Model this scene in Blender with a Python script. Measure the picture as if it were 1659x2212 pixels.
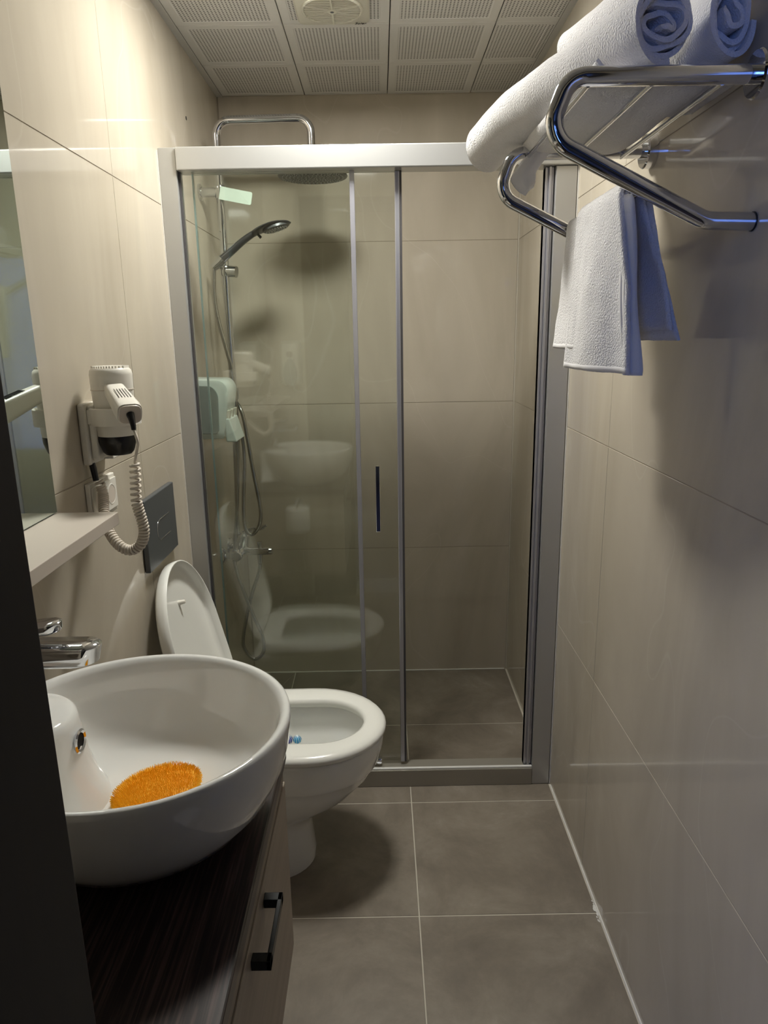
import bpy, bmesh, math, random
from mathutils import Vector, Matrix, noise
random.seed(7)
for o in list(bpy.data.objects): bpy.data.objects.remove(o)
S = bpy.context.scene
COL = S.collection
PI = math.pi
# ------------------------------------------------------------------ camera
W, H, D, F = 1.114, 2.2875, 2.839, 2.019       # room width, ceiling, back wall, shower front
YF = 0.30                                      # inner face of the entrance wall
cd = bpy.data.cameras.new('camera'); cam = bpy.data.objects.new('camera', cd); COL.objects.link(cam)
pitch, yaw, roll, fpx = -0.2469, -0.0022, -0.0161, 1513.96
cp, sp, cy, sy = math.cos(pitch), math.sin(pitch), math.cos(yaw), math.sin(yaw)
fw = Vector((-sy*cp, cy*cp, sp)); rt = Vector((cy, sy, 0)); up = rt.cross(fw)
R_ = rt*math.cos(roll)+up*math.sin(roll); U_ = -rt*math.sin(roll)+up*math.cos(roll)
m = Matrix((R_, U_, -fw)).transposed().to_4x4(); m.translation = Vector((0.5772, 0.0, 1.4394))
cam.matrix_world = m
cd.sensor_fit = 'HORIZONTAL'; cd.sensor_width = 36; cd.lens = 36*fpx/1659
cd.clip_start = 0.02; cd.clip_end = 50
S.camera = cam
# ------------------------------------------------------------------ world, light, exposure
w = bpy.data.worlds.new('world'); S.world = w; w.use_nodes = True
w.node_tree.nodes['Background'].inputs[0].default_value = (0.35, 0.5, 0.8, 1)
w.node_tree.nodes['Background'].inputs[1].default_value = 0.4
PANEL = 155.0            # radiance of the square ceiling lamp
DAY = 7.5               # radiance of the bedroom window and of the added one beside it
S.view_settings.view_transform = 'Standard'; S.view_settings.look = 'None'
S.view_settings.gamma = 1; S.view_settings.exposure = 0.0
S.view_settings.use_curve_mapping = False
try:
    S.cycles.max_bounces = 11; S.cycles.transparent_max_bounces = 16
    S.cycles.diffuse_bounces = 5; S.cycles.glossy_bounces = 5
except Exception: pass

# ------------------------------------------------------------------ helpers
def lin(c):
    return tuple((v/12.92 if v <= .04045 else ((v+.055)/1.055)**2.4) for v in [x/255 for x in c]) + (1,)
def mat(name, rgb, rough=.5, metal=0, **kw):
    m = bpy.data.materials.new(name); m.use_nodes = True
    b = m.node_tree.nodes['Principled BSDF']
    b.inputs['Base Color'].default_value = lin(rgb); b.inputs['Roughness'].default_value = rough
    b.inputs['Metallic'].default_value = metal
    for k, v in kw.items(): b.inputs[k.replace('_', ' ')].default_value = v
    return m
def nodes(m):
    nt = m.node_tree; return nt, nt.nodes, nt.links, nt.nodes['Principled BSDF']
def bump(m, scale, strength, dist=.002, detail=4, stretch=None):
    nt, N, L, b = nodes(m)
    tc = N.new('ShaderNodeTexCoord'); mp = N.new('ShaderNodeMapping'); n = N.new('ShaderNodeTexNoise'); bp = N.new('ShaderNodeBump')
    if stretch: mp.inputs['Scale'].default_value = stretch
    n.inputs['Scale'].default_value = scale; n.inputs['Detail'].default_value = detail
    bp.inputs['Strength'].default_value = strength; bp.inputs['Distance'].default_value = dist
    L.new(tc.outputs['Object'], mp.inputs[0]); L.new(mp.outputs[0], n.inputs[0]); L.new(n.outputs[0], bp.inputs['Height']); L.new(bp.outputs[0], b.inputs['Normal'])
def noisecol(m, stops, scale, detail=5, stretch=(1, 1, 1), distort=0, coord='Object', rough=.55):
    nt, N, L, b = nodes(m)
    tc = N.new('ShaderNodeTexCoord'); mp = N.new('ShaderNodeMapping'); n = N.new('ShaderNodeTexNoise'); r = N.new('ShaderNodeValToRGB')
    mp.inputs['Scale'].default_value = stretch; n.inputs['Scale'].default_value = scale; n.inputs['Detail'].default_value = detail
    n.inputs['Distortion'].default_value = distort; n.inputs['Roughness'].default_value = rough
    e = r.color_ramp.elements
    e[0].position, e[0].color = stops[0][0], lin(stops[0][1]); e[1].position, e[1].color = stops[-1][0], lin(stops[-1][1])
    for p, c in stops[1:-1]:
        x = e.new(p); x.color = lin(c)
    L.new(tc.outputs[coord], mp.inputs[0]); L.new(mp.outputs[0], n.inputs[0]); L.new(n.outputs[0], r.inputs[0]); L.new(r.outputs[0], b.inputs['Base Color'])
    return r
# --- materials
M = {}
def tile_material(name, a, b_, vein, rough):
    m = mat(name, a, rough); nt, N, L, bs = nodes(m)
    ramp = noisecol(m, [(.32, b_), (.66, a)], 3.4, 7, (1, 1, .3), .8)
    geo = N.new('ShaderNodeNewGeometry'); mp = N.new('ShaderNodeMapping'); mp.inputs['Scale'].default_value = (1.3, 1.3, .8); mp.inputs['Rotation'].default_value = (.3, .5, .2)
    n2 = N.new('ShaderNodeTexNoise'); n2.inputs['Scale'].default_value = 1.5; n2.inputs['Detail'].default_value = 2; n2.inputs['Distortion'].default_value = .35
    # thin veins where the noise crosses its middle value
    s = N.new('ShaderNodeMath'); s.operation = 'SUBTRACT'; s.inputs[1].default_value = .5
    ab = N.new('ShaderNodeMath'); ab.operation = 'ABSOLUTE'
    rv = N.new('ShaderNodeMapRange'); rv.inputs[1].default_value = 0; rv.inputs[2].default_value = .0035; rv.inputs[3].default_value = .13; rv.inputs[4].default_value = 0
    mx = N.new('ShaderNodeMix'); mx.data_type = 'RGBA'; mx.inputs['B'].default_value = lin(vein)
    L.new(geo.outputs['Position'], mp.inputs[0]); L.new(mp.outputs[0], n2.inputs[0]); L.new(n2.outputs[0], s.inputs[0]); L.new(s.outputs[0], ab.inputs[0]); L.new(ab.outputs[0], rv.inputs[0])
    L.new(rv.outputs[0], mx.inputs['Factor']); L.new(ramp.outputs[0], mx.inputs['A']); L.new(mx.outputs['Result'], bs.inputs['Base Color'])
    return m
M['wall'] = tile_material('beige_wall_tile', (191, 182, 166), (173, 164, 148), (214, 208, 197), .06)
M['floor'] = mat('taupe_floor_tile', (130, 120, 108), .42)
noisecol(M['floor'], [(.28, (104, 96, 86)), (.47, (124, 115, 103)), (.60, (138, 129, 117)), (.78, (166, 157, 144))], 4.0, 9, (1, 1, 1), .35, rough=.68)
M['grout_w'] = mat('wall_grout', (150, 140, 124), .8)
M['grout_f'] = mat('floor_grout', (196, 190, 176), .8)
M['sealant'] = mat('white_sealant', (222, 220, 214), .4)
M['white'] = mat('white_ceramic', (236, 236, 232), .06, Coat_Weight=.6)
M['seat'] = mat('white_seat_plastic', (232, 232, 226), .18)
M['chrome'] = mat('chrome', (215, 216, 220), .07, 1)
M['alu'] = mat('satin_aluminium', (186, 186, 184), .32, .62)
bump(M['alu'], 60, .05, .0005, 2, (1, 8, 8))
M['alu2'] = mat('bright_aluminium', (184, 184, 190), .36, .75)
M['alu3'] = mat('grey_aluminium', (158, 154, 144), .3, .35)
M['lip'] = mat('polished_lip', (236, 236, 234), .25, .2)
M['magnet'] = mat('dark_seal', (70, 68, 70), .5)
M['black'] = mat('black_plastic', (14, 14, 15), .3)
M['black_metal'] = mat('black_metal', (26, 28, 30), .38, .4)
M['dark_head'] = mat('dark_shower_plastic', (44, 44, 47), .3)
M['wplast'] = mat('white_plastic', (226, 222, 212), .32)
M['cable'] = mat('cream_cable', (214, 204, 190), .45)
M['greyp'] = mat('grey_flush_metal', (98, 101, 104), .4, .5)
M['shelf'] = mat('cream_laminate', (206, 196, 184), .35)
M['cab'] = mat('greige_laminate', (150, 138, 122), .45)
noisecol(M['cab'], [(.3, (144, 132, 117)), (.7, (156, 144, 129))], 6, 4, (1, .25, 12))
M['wood'] = mat('dark_wood_top', (42, 28, 24), .3)
noisecol(M['wood'], [(.3, (22, 14, 12)), (.48, (40, 27, 24)), (.72, (92, 73, 68))], 26, 6, (9, .28, 9), .4)
M['frame_wood'] = mat('dark_brown_frame', (18, 14, 9), .6)
noisecol(M['frame_wood'], [(.3, (14, 10, 7)), (.7, (22, 17, 12))], 8, 5, (12, 12, .5))
M['cell'] = mat('towel_cotton', (226, 224, 224), .95, Sheen_Weight=.25)
bump(M['cell'], 330, 1.0, .0034, 3)
M['cell2'] = mat('towel_cotton_flat', (224, 222, 222), .95, Sheen_Weight=.15)
bump(M['cell2'], 900, .5, .0008, 2)
M['label_g'] = mat('pale_green_film', (198, 214, 202), .6)
M['soapglass'] = mat('milky_plastic', (226, 236, 236), .25)
M['soapgrey'] = mat('smoky_plastic', (150, 160, 160), .2)
M['orange'] = mat('orange_bristle', (255, 200, 48), .6)
M['blue'] = mat('blue_gel', (52, 160, 214), .2)
M['purple'] = mat('violet_gel', (70, 84, 170), .2)
M['water'] = mat('still_water', (190, 196, 190), .02)
M['paper'] = mat('toilet_paper', (230, 228, 222), .9)
M['ceil'] = mat('ceiling_tile', (176, 174, 166), .7)
M['vent'] = mat('vent_plastic', (196, 194, 180), .45)
M['plaster'] = mat('bedroom_plaster', (150, 144, 134), .8)
M['bfloor'] = mat('bedroom_floor', (90, 74, 60), .5)
M['nozzle'] = mat('pale_rubber', (205, 206, 206), .5)
M['hole'] = mat('dark_hole', (10, 10, 10), .9)
M['hose'] = mat('steel_hose', (176, 174, 170), .22, 1)
M['seal'] = mat('clear_seal', (150, 150, 160), .35, Alpha=.55)
def emis(name, rgb, s):
    m = mat(name, rgb, .5); b = m.node_tree.nodes['Principled BSDF']
    b.inputs['Emission Color'].default_value = rgb_l(rgb); b.inputs['Emission Strength'].default_value = s; return m
def rgb_l(c): return lin(c)
M['lamp'] = emis('lamp_diffuser', (248, 246, 238), PANEL)
M['sky'] = emis('daylight_pane', (104, 146, 246), DAY)
# perforated ceiling tile: small dark holes on a 9 mm pitch inside a plain border
def perforated():
    m = M['ceil']; nt, N, L, b = nodes(m)
    tc = N.new('ShaderNodeTexCoord'); sx = N.new('ShaderNodeSeparateXYZ'); L.new(tc.outputs['Object'], sx.inputs[0])
    def mth(op, a, bb=None, c=None):
        n = N.new('ShaderNodeMath'); n.operation = op
        for i, v in enumerate((a, bb, c)):
            if v is None: continue
            if isinstance(v, (int, float)): n.inputs[i].default_value = v
            else: L.new(v, n.inputs[i])
        return n.outputs[0]
    d = []; ins = []
    for ax, pitch_ in ((0, .0098), (1, .0098)):
        q = mth('DIVIDE', sx.outputs[ax], pitch_); q = mth('ADD', q, 100.5)
        fr = mth('FRACT', q); fr = mth('SUBTRACT', fr, .5); d.append(mth('MULTIPLY', fr, fr))
        ins.append(mth('LESS_THAN', mth('ABSOLUTE', sx.outputs[ax]), .1225))
    r2 = mth('ADD', d[0], d[1]); dot = mth('LESS_THAN', r2, .062)
    k = mth('MULTIPLY', dot, mth('MULTIPLY', ins[0], ins[1]))
    mx = N.new('ShaderNodeMix'); mx.data_type = 'RGBA'; mx.inputs['A'].default_value = lin((206, 205, 201)); mx.inputs['B'].default_value = lin((76, 75, 72))
    L.new(k, mx.inputs['Factor']); L.new(mx.outputs['Result'], b.inputs['Base Color'])
perforated()
M['ceil_plain'] = mat('ceiling_trim', (188, 187, 183), .6)
# clear glass sheet: tinted transmission plus a Fresnel mirror layer on each face
def glass(name, tint, f0=.045, haze=.0):
    m = bpy.data.materials.new(name); m.use_nodes = True; nt = m.node_tree; N, L = nt.nodes, nt.links
    N.remove(N['Principled BSDF']); out = N['Material Output']
    t = N.new('ShaderNodeBsdfTransparent'); t.inputs[0].default_value = tint
    g = N.new('ShaderNodeBsdfGlossy'); g.inputs['Roughness'].default_value = 0.0
    geo = N.new('ShaderNodeNewGeometry'); dp = N.new('ShaderNodeVectorMath'); dp.operation = 'DOT_PRODUCT'
    L.new(geo.outputs['Incoming'], dp.inputs[0]); L.new(geo.outputs['Normal'], dp.inputs[1])
    def mth(op, a, bb=None):
        n = N.new('ShaderNodeMath'); n.operation = op
        for i, v in enumerate((a, bb)):
            if v is None: continue
            if isinstance(v, (int, float)): n.inputs[i].default_value = v
            else: L.new(v, n.inputs[i])
        return n.outputs[0]
    c = mth('ABSOLUTE', dp.outputs['Value']); c = mth('SUBTRACT', 1.0, c); c = mth('POWER', c, 5.0)
    fr = mth('ADD', mth('MULTIPLY', c, 1-f0), f0)
    mix = N.new('ShaderNodeMixShader'); L.new(fr, mix.inputs[0]); L.new(t.outputs[0], mix.inputs[1]); L.new(g.outputs[0], mix.inputs[2])
    L.new(mix.outputs[0], out.inputs[0]); return m
M['glass'] = glass('shower_glass', (.966, .983, .963, 1), .05)
M['glassedge'] = mat('glass_edge', (128, 150, 150), .1)
M['mirror'] = mat('mirror_silver', (214, 224, 218), .0, 1)

class MB:
    def __init__(s): s.v = []; s.f = []
    def add(s, vs, fs):
        n = len(s.v); s.v += [tuple(v) for v in vs]; s.f += [tuple(n+i for i in f) for f in fs]; return s
    def box(s, x0, x1, y0, y1, z0, z1):
        vs = [(x, y, z) for z in (z0, z1) for y in (y0, y1) for x in (x0, x1)]
        return s.add(vs, [(0, 2, 3, 1), (4, 5, 7, 6), (0, 1, 5, 4), (2, 6, 7, 3), (0, 4, 6, 2), (1, 3, 7, 5)])
    def loft(s, secs, cap0=True, cap1=True, closed=True):
        n = len(secs[0]); vs = [p for q in secs for p in q]; fs = []
        for i in range(len(secs)-1):
            for j in range(n if closed else n-1):
                k = (j+1) % n; fs.append((i*n+j, i*n+k, (i+1)*n+k, (i+1)*n+j))
        if cap0: fs.append(tuple(reversed(range(n))))
        if cap1: fs.append(tuple((len(secs)-1)*n+j for j in range(n)))
        return s.add(vs, fs)
    def tube(s, path, r, n=12, cap=True):
        P = [Vector(p) for p in path]; rr = r if isinstance(r, (list, tuple)) else [r]*len(P)
        t0 = (P[1]-P[0]).normalized(); a = Vector((0, 0, 1)) if abs(t0.z) < .9 else Vector((1, 0, 0))
        nrm = t0.cross(a).normalized(); secs = []
        for i, p in enumerate(P):
            t = (P[min(i+1, len(P)-1)]-P[max(i-1, 0)]).normalized()
            nrm = (nrm-t*nrm.dot(t)).normalized(); b = t.cross(nrm)
            secs.append([p+(nrm*math.cos(2*PI*k/n)+b*math.sin(2*PI*k/n))*rr[i] for k in range(n)])
        return s.loft(secs, cap, cap)
    def cyl(s, a, b, r0, r1=None, n=24): return s.tube([a, b], [r0, r0 if r1 is None else r1], n)
    def lathe(s, prof, c=(0, 0, 0), axis='z', n=32, sx=1, sy=1, cap0=False, cap1=False):
        secs = []
        for r, z in prof:
            q = []
            for k in range(n):
                u, v = r*sx*math.cos(2*PI*k/n), r*sy*math.sin(2*PI*k/n)
                q.append({'z': (c[0]+u, c[1]+v, c[2]+z), 'x': (c[0]+z, c[1]+u, c[2]+v), 'y': (c[0]+v, c[1]+z, c[2]+u)}[axis])
            secs.append(q)
        return s.loft(secs, cap0, cap1)
    def build(s, name, m, parent=None, smooth=False, bevel=0, seg=2, subs=0, angle=40):
        me = bpy.data.meshes.new(name); me.from_pydata(s.v, [], s.f); me.validate()
        bm = bmesh.new(); bm.from_mesh(me); bmesh.ops.recalc_face_normals(bm, faces=bm.faces); bm.to_mesh(me); bm.free()
        o = bpy.data.objects.new(name, me); COL.objects.link(o); me.materials.append(M[m] if isinstance(m, str) else m)
        if parent: attach(o, parent)
        if smooth:
            for p in me.polygons: p.use_smooth = True
            try: me.set_sharp_from_angle(angle=math.radians(angle))
            except Exception: pass
        if bevel:
            b = o.modifiers.new('b', 'BEVEL'); b.width = bevel; b.segments = seg; b.limit_method = 'ANGLE'; b.angle_limit = math.radians(35)
            if smooth: b.harden_normals = True
        if subs:
            b = o.modifiers.new('s', 'SUBSURF'); b.levels = subs; b.render_levels = subs
        return o
def attach(o, p):
    o.parent = p
    o.matrix_parent_inverse = world_of(p).inverted()
def world_of(p):
    m = p.matrix_basis
    return (world_of(p.parent) @ p.matrix_parent_inverse @ m) if p.parent else m
def smooth_path(pts, k=8):
    P = [Vector(p) for p in pts]; out = []
    for i in range(len(P)-1):
        a, b, c, d = P[max(i-1, 0)], P[i], P[i+1], P[min(i+2, len(P)-1)]
        for j in range(k):
            t = j/k; out.append(.5*((2*b)+(-a+c)*t+(2*a-5*b+4*c-d)*t*t+(-a+3*b-3*c+d)*t**3))
    out.append(P[-1]); return out
def arc_path(pts, r, k=8):
    """polyline with its corners rounded to radius r"""
    P = [Vector(p) for p in pts]; out = [P[0]]
    for i in range(1, len(P)-1):
        a = (P[i-1]-P[i]); b = (P[i+1]-P[i]); th = a.angle(b); rr = r[i-1] if isinstance(r, (list, tuple)) else r
        d = min(rr/math.tan(th/2), a.length*.98, b.length*.98); a.normalize(); b.normalize()
        p0, p2 = P[i]+a*d, P[i]+b*d
        rad = d*math.tan(th/2); bis = (a+b).normalized(); c = P[i]+bis*(rad/math.sin(th/2))
        v0, v2 = p0-c, p2-c; ang = v0.angle(v2)
        for j in range(k+1):
            t = j/k; out.append(c+(v0*math.sin((1-t)*ang)+v2*math.sin(t*ang))/math.sin(ang))
    out.append(P[-1]); return out
def tag(o, label, cat, group=None):
    o['label'] = label; o['category'] = cat
    if group: o['group'] = group
    return o
def thing(name, loc, label, cat, group=None):
    o = bpy.data.objects.new(name, None); COL.objects.link(o); o.location = loc; o.empty_display_size = .05
    return tag(o, label, cat, group)
def struct(o): o['kind'] = 'structure'; return o

# ------------------------------------------------------------------ walls, floor, ceiling
TZ = [0, .567, 1.175, 1.786, H+.01]
G = .0009            # half joint of the wall tiles
def wall_tiles(parent, plane, at_, u_joints, inward):
    for i in range(len(u_joints)-1):
        for j in range(len(TZ)-1):
            u0, u1, z0, z1 = u_joints[i]+G, u_joints[i+1]-G, TZ[j]+G, TZ[j+1]-G
            if u1-u0 < .004: continue
            mb = MB(); a, b = sorted((at_, at_-inward*.008)); j_ = random.uniform(-.00012, .00012)
            if plane == 'x': mb.box(a+j_, b+j_, u0, u1, z0, z1)
            else: mb.box(u0, u1, a+j_, b+j_, z0, z1)
            mb.build('tile', 'wall', parent, bevel=.0006, seg=1)
wl = struct(MB().box(-.12, -.0012, YF-.25, D+.1, -.05, H+.1).build('wall_left', 'grout_w'))
wall_tiles(wl, 'x', 0, [YF+.001, .467, 1.667, D-.001], 1)
wr = struct(MB().box(W+.0012, W+.12, YF-.25, D+.1, -.05, H+.1).build('wall_right', 'grout_w'))
wall_tiles(wr, 'x', W, [YF+.001, .442, 1.642, D-.001], -1)
wb = struct(MB().box(-.12, W+.12, D+.0012, D+.12, -.05, H+.1).build('wall_back', 'grout_w'))
wall_tiles(wb, 'y', D, [.003, W-.003], -1)
# small drill hole above the shower frame
MB().cyl((-.004, 2.363, 2.089), (.0006, 2.363, 2.089), .0055).build('drill_hole', 'hole', wl)
# pale vertical joint beads in the back corners
tr = struct(MB().box(W-.0035, W-.0002, D-.0035, D-.0002, 0, H).build('trim_3', 'grout_f'))
tr = struct(MB().box(.0002, .003, D-.003, D-.0002, 0, H).build('trim_4', 'grout_w'))

fl = struct(MB().box(-.1, W+.1, YF-.25, D+.1, -.08, -.0012).build('floor', 'grout_f'))
gx = [.004, .197, .654, W-.0045]; gxs = [.004, .182, .654, W-.0045]
gy = [YF+.001, .572, 1.028, 1.483, 1.932, 2.39, D-.003]; g2 = .0017
for j in range(len(gy)-1):
    xs = gx if gy[j] < 2.3 else gxs
    for i in range(3):
        x0, x1, y0, y1 = xs[i]+g2, xs[i+1]-g2, gy[j]+g2, gy[j+1]-g2
        if gy[j] > 2.3 and i == 0:      # corner tile of the shower, cut on the diagonal towards the drain
            for tri in ([(x0, y0), (x1, y1-.004), (x0, y1)], [(x0+.004, y0), (x1, y0), (x1, y1-.008)]):
                MB().loft([[(p[0], p[1], z) for p in tri] for z in (-.009, 0)]).build('tile', 'floor', fl)
            continue
        MB().box(x0, x1, y0, y1, -.009+random.uniform(-.0002, .0002), random.uniform(-.0002, .0002)).build('tile', 'floor', fl, bevel=.0007, seg=1)
# white sealant bead between floor and right wall, a bit smeared near a joint
def bead(name, pts, r, m):
    n = len(pts); secs = []
    P = smooth_path(pts, 6)
    return MB().tube(P, [r*(1+.35*noise.noise(p*31)) for p in P], 6).build(name, m, smooth=True)
b = bead('trim_1', [(W-.001, YF+.02+i*.1, .0004) for i in range(int((F-YF)/.1))]+[(W-.001, F-.012, .0004)], .0028, 'sealant'); struct(b)
sm = MB()
for k in range(16):
    y = 1.455+k*.0045+random.uniform(-.003, .003); r = random.uniform(.002, .004)*(1.4 if 4 < k < 11 else .7)
    x = W-.004-random.uniform(0, .006)
    sm.lathe([(0.0001, .0011), (r*.7, .0009), (r, .0001)], (x, y, .0002), n=8, sx=.8, sy=1.6)
sm.build('sealant_smear', 'sealant', b, smooth=True)
struct(bead('trim_2', [(.01+i*.1, D-.002, .001) for i in range(11)]+[(W-.01, D-.002, .001)], .0028, 'sealant'))
b = struct(MB().box(0.0002, .003, F-.0035, F+.0005, .001, 1.92).build('trim_5', 'sealant'))
b = struct(MB().box(W-.004, W-.0002, F-.0035, F+.0005, .001, 1.92).build('trim_6', 'sealant'))

# ceiling: plenum slab, perforated tiles, edge angles
ce = struct(MB().box(-.1, W+.1, YF-.25, D+.1, H+.014, H+.1).build('ceiling', 'hole'))
cxs = [.02, .32, .62, .92, 1.096]; cys = [.435, .74, 1.04, 1.345, 1.65, 1.945, 2.24, 2.535, D-.004]
def ctile(x0, x1, y0, y1):
    g = .0014; mb = MB(); cx_, cy_ = (x0+x1)/2, (y0+y1)/2; a, b_ = (x1-x0)/2-g, (y1-y0)/2-g
    # pan with a slightly recessed field and a bevelled rim
    def ring(ax, by, z): return [(-ax, -by, z), (ax, -by, z), (ax, by, z), (-ax, by, z)]
    mb.loft([ring(a, b_, .012), ring(a, b_, .0015), ring(a-.002, b_-.002, 0), ring(max(a-.024, .01), b_-.024, 0), ring(max(a-.026, .008), b_-.026, .0012)], True, True)
    o = mb.build('ceiling_tile', 'ceil', ce); o.location = (cx_, cy_, H+random.uniform(-.0003, .0006))
    return o
for i in range(4):
    for j in range(len(cys)-1):
        if i == 1 and j == 4: continue
        if i == 1 and j == 5: continue
        ctile(cxs[i], cxs[i+1], cys[j], cys[j+1])
# the vent's tile: its own plain border round the fan
ctile(cxs[1], cxs[2], cys[5], cys[6])
struct(MB().box(0, .0205, YF, D, H-.001, H+.002).build('trim_7', 'ceil_plain'))
struct(MB().box(1.0955, W, YF, D, H-.001, H+.002).build('trim_8', 'ceil_plain'))
# entrance wall, doorway frame and the dim bedroom outside it
wf = struct(MB().box(-.02, .183, .06, YF-.0012, -.05, H+.1).build('wall_front', 'grout_w'))
for z0, z1 in zip(TZ[:-1], TZ[1:]):
    MB().box(.001, .1825, YF-.008, YF, z0+G, z1-G).build('tile', 'wall', wf)
MB().box(.183, 1.114, .06, YF-.0012, 2.12, H+.1).build('lintel', 'grout_w', wf)
MB().box(.183, 1.113, YF-.008, YF, 2.1205, H+.01).build('tile', 'wall', wf)
df = struct(MB().box(.1835, .419, .05, YF, 0, 2.119).build('door_1', 'frame_wood', bevel=.002))
MB().box(1.075, 1.113, .05, YF, 0, 2.119).build('jamb', 'frame_wood', df, bevel=.002)
MB().box(.4192, 1.0748, .05, YF-.002, 2.085, 2.119).build('head_jamb', 'frame_wood', df, bevel=.002)
struct(MB().box(-2.6, 3.0, -3.1, .05, -.08, 0).build('floor_bedroom', 'bfloor'))
struct(MB().box(-2.6, 3.0, -3.1, .05, 2.6, 2.7).build('ceiling_bedroom', 'plaster'))
struct(MB().box(-2.6, -2.5, -3.1, .05, 0, 2.6).build('wall_bedroom_left', 'plaster'))
struct(MB().box(2.9, 3.0, -3.1, .05, 0, 2.6).build('wall_bedroom_right', 'plaster'))
struct(MB().box(-2.6, -.12, 0.0, .05, 0, 2.6).box(W+.12, 3.0, 0.0, .05, 0, 2.6).box(-.12, W+.12, 0.04, .055, H, 2.6).build('wall_bedroom_near', 'plaster'))
wbk = struct(MB().box(-2.6, -1.7, -3.1, -3.0, 0, 2.6).box(-.5, .095, -3.1, -3.0, 0, 2.6).box(.31, 3.0, -3.1, -3.0, 0, 2.6)
             .box(-1.7, -.5, -3.1, -3.0, 0, .35).box(-1.7, -.5, -3.1, -3.0, 2.3, 2.6).box(.095, .31, -3.1, -3.0, 0, 1.98).box(.095, .31, -3.1, -3.0, 2.3, 2.6).build('wall_bedroom_far', 'plaster'))
def window(name, x0, x1, z0, z1):
    wn = struct(MB().box(x0, x1, -3.06, -3.05, z0, z1).build(name, 'sky'))
    t = .03 if x1-x0 > .5 else .012
    MB().box(x0, x0+t, -3.04, -3.0, z0, z1).box(x1-t, x1, -3.04, -3.0, z0, z1).box(x0, x1, -3.04, -3.0, z0, z0+t).box(x0, x1, -3.04, -3.0, z1-t, z1).box((x0+x1)/2-t/2, (x0+x1)/2+t/2, -3.04, -3.0, z0, z1).build('window_frame', 'wplast', wn)
window('window_1', .095, .31, 1.98, 2.3)
window('added_window', -1.7, -.5, .35, 2.3)  # unseen window, added to throw blue daylight on the towels and right wall

# ------------------------------------------------------------------ ceiling lamp and vent
t = thing('ceiling_light', (.46, 1.797, H), 'square flush white light panel in the ceiling grid in front of the shower', 'ceiling light')
MB().box(.3215, .6185, 1.6515, 1.9435, H-.002, H+.010).build('light_frame', 'ceil_plain', t, bevel=.001)
MB().box(.355, .565, 1.69, 1.90, H-.006, H-.0022).build('diffuser', 'lamp', t)
t = thing('ceiling_vent', (.465, 2.11, H), 'white square extractor fan with round slatted grille in the ceiling', 'extractor fan')
vx, vy, va = .466, 2.118, .098
def rr_rect(cx, cy, a, b, r, n=6):
    o = []
    for sx, sy, a0 in ((1, 1, 0), (-1, 1, 90), (-1, -1, 180), (1, -1, 270)):
        for k in range(n+1):
            th = math.radians(a0+90*k/n); o.append((cx+sx*(a-r)+r*math.cos(th), cy+sy*(b-r)+r*math.sin(th)))
    return o
MB().loft([[(x, y, H-dz) for x, y in rr_rect(vx, vy, va-ins, va-ins, .02)] for dz, ins in ((-.001, 0), (.008, 0), (.012, .004))]).build('vent_cover', 'vent', t, smooth=True)
mb = MB()
for k in range(15):
    yy = -.07+.01*k; half = math.sqrt(max(.0784**2-yy*yy, 1e-6))
    MB().box(vx-half, vx+half, vy+yy-.0018, vy+yy+.0018, H-.0165, H-.0119).build('slat', 'vent', t, bevel=.0008, seg=1)
for a in (25, 155, 205, 335, 90, 270):
    a = math.radians(a); d = Vector((math.cos(a), math.sin(a), 0)); c = Vector((vx, vy, H-.0155))
    mb.tube([c+d*.012, c+d*.08], .003, 6)
mb.build('rib', 'vent', t)
MB().lathe([(.082, -.0118), (.082, -.016), (.078, -.0175), (.075, -.016), (.075, -.0118)], (vx, vy, H), n=48).build('grille_ring', 'vent', t, smooth=True)
MB().lathe([(0.0001, -.0195), (.013, -.0185), (.015, -.012)], (vx, vy, H), n=24).build('hub', 'vent', t, smooth=True)
MB().lathe([(0.0001, -.0206), (.005, -.0196), (.0055, -.0186)], (vx, vy, H), n=16).build('motor_light', 'greyp', t, smooth=True)
def text(txt, size, loc, rot, m, parent, name, ext=.0003):
    cu = bpy.data.curves.new(name, 'FONT'); cu.body = txt; cu.size = size; cu.extrude = ext; cu.align_x = 'CENTER'; cu.align_y = 'CENTER'; cu.shear = .35
    o = bpy.data.objects.new(name, cu); COL.objects.link(o); o.location = loc; o.rotation_euler = rot
    bpy.context.view_layer.update()
    dg = bpy.context.evaluated_depsgraph_get(); me = bpy.data.meshes.new_from_object(o.evaluated_get(dg))
    q = bpy.data.objects.new(name, me); COL.objects.link(q); q.matrix_world = o.matrix_world.copy(); bpy.data.objects.remove(o)
    me.materials.clear(); me.materials.append(M[m]); q.location = loc; q.rotation_euler = rot
    if parent: attach(q, parent)
    return q
text('Soler', .015, (vx+.072, vy+.089, H-.0124), (PI, 0, 0), 'black', t, 'lettering')

# ------------------------------------------------------------------ shower enclosure
t = thing('shower_enclosure', (W/2, F+.02, 0), 'aluminium framed glass shower front with sliding door slid open', 'shower screen')
fd = .055
rail = MB().box(.0502, 1.112, F-.012, F+fd, 1.868, 1.925).build('top_rail', 'alu', t, bevel=.003)
MB().box(.003, .049, F-.004, F+fd, 0.001, 1.925).build('jamb', 'alu', t, bevel=.002)
MB().box(1.052, 1.1085, F-.004, F+fd, .001, 1.867).build('jamb', 'alu', t, bevel=.002)
mb = MB().box(.0495, 1.0515, F-.006, F+fd, .001, .060).build('threshold', 'alu3', t, bevel=.001)
MB().box(.0495, 1.0515, F-.003, F+.006, .0602, .0665).build('threshold_lip', 'lip', t, bevel=.0012)
mb = MB()
for k, (x, dy) in enumerate(((1.027, .012), (1.036, .004), (1.044, .012))):
    mb.box(x, x+.0065, F+dy, F+.04, .061, 1.867)
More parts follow.
